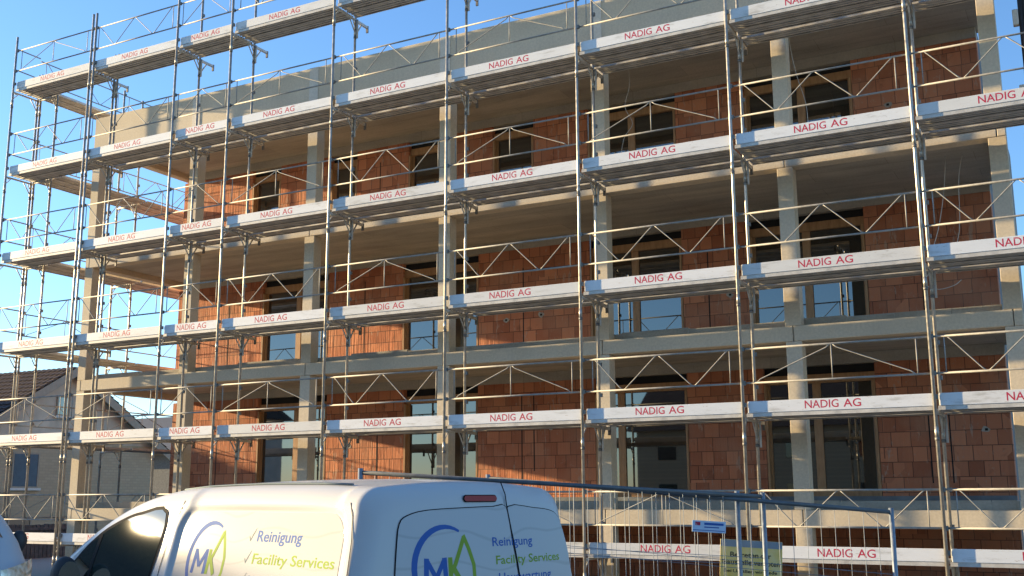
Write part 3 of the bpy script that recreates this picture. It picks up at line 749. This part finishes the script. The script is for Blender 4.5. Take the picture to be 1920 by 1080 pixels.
# signs hung on the fence
def board_frame(p0, p1, down, h):
    ex = (p1-p0); wd = ex.length; ex.normalize(); ez = Vector((0, 0, 1)); n_ = ex.cross(ez).normalized()
    return ex, ez, n_, wd
def signboard(name, label, px0, px1, pyt, pyb, zc, mat, slope=.06):
    p0 = cam_pt(px0, pyt, zc); p1 = cam_pt(px1, pyt+slope*(px1-px0), zc); ex = (p1-p0); W = ex.length; ex.normalize()
    nrm = ex.cross(Vector((0, 0, 1))).normalized(); ez = nrm.cross(ex).normalized()*-1
    if ez.z < 0: ez = -ez
    H = (pyb-pyt)/F*zc
    R = Matrix((ex, -nrm if False else nrm*-1, ez)).transposed().to_4x4(); R.translation = p0
    o = MB().bbox(0, W, -.002, .004, -H, 0, mat, .001).build(name); o.matrix_world = R
    tag(o, label, 'sign'); return o, W, H
def sign_text(o, txt, x, z, wd, cap, mat):
    me = text_mesh(txt, wd, cap, mat, 'lettering', .014); me.transform(Matrix(((1, 0, 0, 0), (0, 0, 1, 0), (0, 1, 0, 0), (0, 0, 0, 1))))
    for v in me.vertices: v.co.y = -.0045
    return link('lettering', me, o, (x, 0, z))
def sign_words(o, txt, x, z, wd, cap, mat):
    ws = txt.split(' '); tot = sum(len(q) for q in ws)+.6*(len(ws)-1); u = wd/tot
    for q in ws: sign_text(o, q, x, z, len(q)*u, cap, mat); x += (len(q)+.6)*u
so, W, H = signboard('warning_sign', 'yellow no entry notice with black German lettering hung behind the fence posts', 1351, 1467, 1010, 1105, 9.62, MT['sign'])
MB().box(.002, W-.002, -.0036, -.0024, -.062, -.002, MT['signtop']).build('sign_top_strip', so, (0, 0, 0))
sign_words(so, 'Betreten der', W*.16, -.150, W*.66, .046, MT['ink'])
sign_words(so, 'Baustelle verboten', W*.04, -.215, W*.92, .046, MT['ink'])
sign_words(so, 'Bei Unfällen wird jede', W*.06, -.282, W*.86, .028, MT['ink'])
sign_words(so, 'Haftung abgelehnt', W*.06, -.345, W*.70, .028, MT['ink'])
so, W, H = signboard('fence_plate', 'small pale blue plate with a red mark wired to the fence', 1298, 1361, 975, 996, 9.20, MT['ltblue'])
MB().box(W*.09, W*.24, -.0036, -.0024, -H*.42, -H*.12, MT['red']).build('red_mark', so, (0, 0, 0))
MB().box(W*.36, W*.93, -.0036, -.0024, -H*.36, -H*.16, MT['blue']).build('print_line', so, (0, 0, 0))
MB().box(W*.36, W*.80, -.0036, -.0024, -H*.60, -H*.50, MT['blue']).build('print_line', so, (0, 0, 0))
MB().box(W*.03, W*.97, -.0036, -.0024, -H*.86, -H*.80, MT['blue']).build('print_line', so, (0, 0, 0))

# ------------------------------------------------------------------ loose cables hanging in the loggias
def cable(pts, label):
    P = [Vector(p) for p in pts]; o = []
    for i in range(len(P)-1):
        p0, p1, p2, p3 = P[max(i-1, 0)], P[i], P[i+1], P[min(i+2, len(P)-1)]
        for s in range(5):
            t = s/5; o.append(.5*((2*p1)+(-p0+p2)*t+(2*p0-5*p1+4*p2-p3)*t*t+(-p0+3*p1-3*p2+p3)*t**3))
    o.append(P[-1]); b = MB(); b.path(o, .006, MT['cable'], 5); base = tuple(P[-1]); ob = b.build('hanging_cable', None, base); ob.location = base
    tag(ob, label, 'cable', 'loose cables hanging from the ceilings')
cable([(-7.05, 2.6, 9.63), (-7.02, 2.6, 9.2), (-7.12, 2.6, 8.8), (-6.98, 2.6, 8.45), (-7.15, 2.6, 8.2), (-7.2, 2.6, 7.85), (-7.0, 2.6, 7.7)], 'pale looped cable hanging on the top floor before the middle wide window')
cable([(-4.0, 2.4, 9.63), (-3.98, 2.4, 9.2), (-3.90, 2.4, 8.7), (-3.78, 2.4, 8.2), (-3.76, 2.4, 7.8)], 'thin straight cable hanging on the top floor before the widest window at right')
cable([(-1.65, 2.2, 6.88), (-1.72, 2.2, 6.3), (-1.85, 2.2, 5.7), (-2.02, 2.2, 5.25)], 'straight cable slanting down the red wall beside the end column')
cable([(-1.42, 2.3, 6.88), (-1.5, 2.3, 6.5), (-1.6, 2.3, 5.5), (-2.1, 2.3, 5.0), (-1.95, 2.3, 4.82), (-1.7, 2.3, 4.85), (-1.58, 2.3, 4.93)], 'cable curling up at its lower end before the red end wall')

# ------------------------------------------------------------------ mast at the right end
mst = thing('hoist_mast', 'dark steel mast with pale brackets at the right end of the block', 'mast', (-.42, 2.6, 0))
b = MB()
for dx in (0, .34):
    for dy in (0, .34): b.tube((-.42+dx, 2.6+dy, 0), (-.42+dx, 2.6+dy, 11.5), .035, MT['mast'], 8)
z = .3
while z < 11.4:
    b.box(-.43, -.07, 2.58, 2.62, z, z+.05, MT['mast']); b.tube((-.42, 2.6, z), (-.08, 2.6, z+.6), .018, MT['mast'], 6); b.tube((-.08, 2.94, z), (-.08, 2.6, z+.6), .018, MT['mast'], 6); z += .62
b.box(-.39, -.11, 2.63, 2.9, 0, 11.4, MT['mast'])
b.build('mast_frame', mst)
for z in (8.95, 7.7, 6.9, 9.6): MB().bbox(-.54, -.455, 2.55, 2.66, z, z+.26, MT['conc_light'], .01).build('bracket', mst)

# ------------------------------------------------------------------ neighbouring houses
def tile_roof(b, x0, x1, ye, ze, yr, zr, mat, wave=.30):
    """one slope: from the eave (ye, ze) to the ridge (yr, zr), ridge along x"""
    n_ = int((x1-x0)/wave*6); rows = max(4, int(math.hypot(yr-ye, zr-ze)/.36)); k = b.m(mat); o = len(b.v)
    sl = Vector((0, yr-ye, zr-ze)); nl = Vector((0, -(zr-ze), (yr-ye)*(1 if yr > ye else -1))).normalized()
    if nl.z < 0: nl = -nl
    nl = Vector((0, -abs(nl.y) if ye < yr else abs(nl.y), abs(nl.z)))
    for r in range(rows):
        for h, e in ((0, .055), (1, .012)):
            t = (r+h)/rows
            for i in range(n_+1):
                x = x0+(x1-x0)*i/n_; hgt = e+.035*abs(sin(pi*(x-x0)/wave))**.7
                p = Vector((x, ye, ze))+sl*t+nl*hgt; b.v.append(tuple(p))
    for r in range(rows*2-1):
        for i in range(n_): b.face((o+r*(n_+1)+i, o+r*(n_+1)+i+1, o+(r+1)*(n_+1)+i+1, o+(r+1)*(n_+1)+i), k, False)
hs = thing('gabled_house', 'painted brick house with brown tiled roof and blue grey shutters beyond the left end', 'house', (-42, 14.9, 0))
HX, HY, HZ, HW = -36.5, 14.9, 6.9, 4.65
pit = .62; ez = HZ-.12-HW*pit
g = MB(); kk = g.m(MT['pbrick'])
# gable wall: painted brick below, plaster in the gable
g.prism([(HY-HW, -1), (HY+HW, -1), (HY+HW, ez), (HY-HW, ez)], HX-12, HX, MT['pbrick']); g.build('wall', hs)
g = MB(); g.prism([(HY-HW, ez+.002), (HY+HW, ez+.002), (HY, HZ-.12)], HX-12, HX+.02, MT['gable']); g.build('gable', hs)
rf = MB(); E = 5.25
tile_roof(rf, HX-12.5, HX+.5, HY-E, HZ-E*pit, HY, HZ, MT['tile']); tile_roof(rf, HX-12.5, HX+.5, HY+E, HZ-E*pit, HY, HZ, MT['tile'])
rf.prism([(HY-E, HZ-E*pit-.10), (HY, HZ-.10), (HY+E, HZ-E*pit-.10), (HY+E, HZ-E*pit), (HY, HZ), (HY-E, HZ-E*pit)], HX-12.5, HX+.45, MT['verge'])
rfo = rf.build('roof', hs)
vb = MB(); vb.prism([(HY-E, HZ-E*pit-.34), (HY, HZ-.34), (HY+E, HZ-E*pit-.34), (HY+E, HZ-E*pit+.02), (HY, HZ+.02), (HY-E, HZ-E*pit+.02)], HX+.452, HX+.50, MT['verge']); vb.build('verge_board', hs)
def house_window(root, X, y0, y1, z0, z1, shut):
    f = MB()
    for (a, b_, c_, d_) in ((y0, y1, z1-.06, z1), (y0, y1, z0, z0+.06), (y0, y0+.06, z0+.062, z1-.062), (y1-.06, y1, z0+.062, z1-.062)): f.box(X, X+.06, a, b_, c_, d_, MT['verge'])
    f.box(X, X+.14, y0-.08, y1+.08, z0-.09, z0-.002, MT['conc_light'])
    fo = f.build('window', root)
    if shut:
        s_ = MB(); s_.box(X+.003, X+.04, y0+.062, y1-.062, z0+.062, z1-.062, MT['shutter']); z = z0+.1
        while z < z1-.12: s_.box(X+.042, X+.062, y0+.08, y1-.08, z, z+.045, MT['shutter']); z += .075
        s_.build('shutter', fo, root['base'])
    else: MB().box(X+.003, X+.03, y0+.062, y1-.062, z0+.062, z1-.062, MT['glass']).build('pane', fo, root['base'])
house_window(hs, HX+.004, 12.55, 13.75, 2.1, 3.45, True)
house_window(hs, HX+.024, 14.35, 14.95, 4.95, 5.75, False)
house_window(hs, HX+.004, 12.55, 13.6, .05, 1.0, False)
house_window(hs, HX+.004, 10.8, 11.6, 2.1, 3.45, True)
far = thing('far_house', 'distant low house with a grey roof seen between the scaffold and the column', 'house', (-70, 50, 0))
MB().box(-82, -56, 44, 56, -1, 5.0, MT['fenceboard']).build('wall', far)
MB().prism([(43, 4.9), (57, 4.9), (50, 8.2)], -83, -55, MT['tile2']).build('roof', far)
# slat fence low at the left
sf = thing('slat_fence', 'low weathered board fence below the house at the left edge', 'fence', (-26, 4, 0))
b = MB()
for i in range(70): b.box(-27.5+.0, -27.44, -2+.14*i, -1.88+.14*i, 0, .95+.03*random.random(), MT['fenceboard'])
b.build('board', sf); MB().box(-27.43, -27.37, -2, 7.8, .80, .88, MT['fenceboard']).build('fence_rail', sf)

# houses off to the side and behind the viewpoint: they shade the site and stand in the window reflections
def simple_house(x0, x1, y0, y1, eave, ridge, along, label, wallm, n_win, faces):
    t = thing('house', label, 'house', ((x0+x1)/2, (y0+y1)/2, 0))
    MB().box(x0, x1, y0, y1, -.5, eave, wallm).build('wall', t)
    r = MB(); o_ = .5
    if along == 'x':
        r.prism([(y0-o_, eave-.15), (y1+o_, eave-.15), ((y0+y1)/2, ridge)], x0-o_, x1+o_, MT['tile'])
    else:
        c_ = (x0+x1)/2; kk = r.m(MT['tile']); o = len(r.v)
        r.v += [(x0-o_, y0-o_, eave-.15), (x1+o_, y0-o_, eave-.15), (c_, y0-o_, ridge), (x0-o_, y1+o_, eave-.15), (x1+o_, y1+o_, eave-.15), (c_, y1+o_, ridge)]
        for q in ((0, 1, 2), (5, 4, 3), (0, 3, 4, 1), (1, 4, 5, 2), (2, 5, 3, 0)): r.face(tuple(o+i for i in q), kk)
    r.build('roof', t)
    z = 1.0
    while z+1.4 < eave:
        for i in range(n_win):
            c_ = x0+(x1-x0)*(i+.5)/n_win
            MB().box(c_-.55, c_+.55, y1+.003, y1+.05, z, z+1.35, MT['glass']).build('window', t)
        z += 2.75
    return t
simple_house(-56, -45.5, -4.9, 13.9, 4.85, 11.3, 'x', 'tall gabled house standing clear beyond the left end, its shadow on the corner bricks', MT['white'], 3, 'y')
simple_house(-55, -45, -30, -9.5, 6.6, 10.08, 'y', 'long low house beside the road whose shadow falls on the van side', MT['white'], 3, 'y')
simple_house(-2, 12, -46, -36, 5.6, 9.0, 'x', 'pale house reflected as a dark gable in the ground floor windows', MT['white'], 4, 'y')
simple_house(16, 32, -44, -34, 8.4, 12.0, 'x', 'three storey house across the road reflected beside the end column', MT['conc'], 5, 'y')
simple_house(-24, -9, -47, -37, 5.6, 9.4, 'x', 'painted brick house across the road facing the middle of the block', MT['pbrick'], 4, 'y')
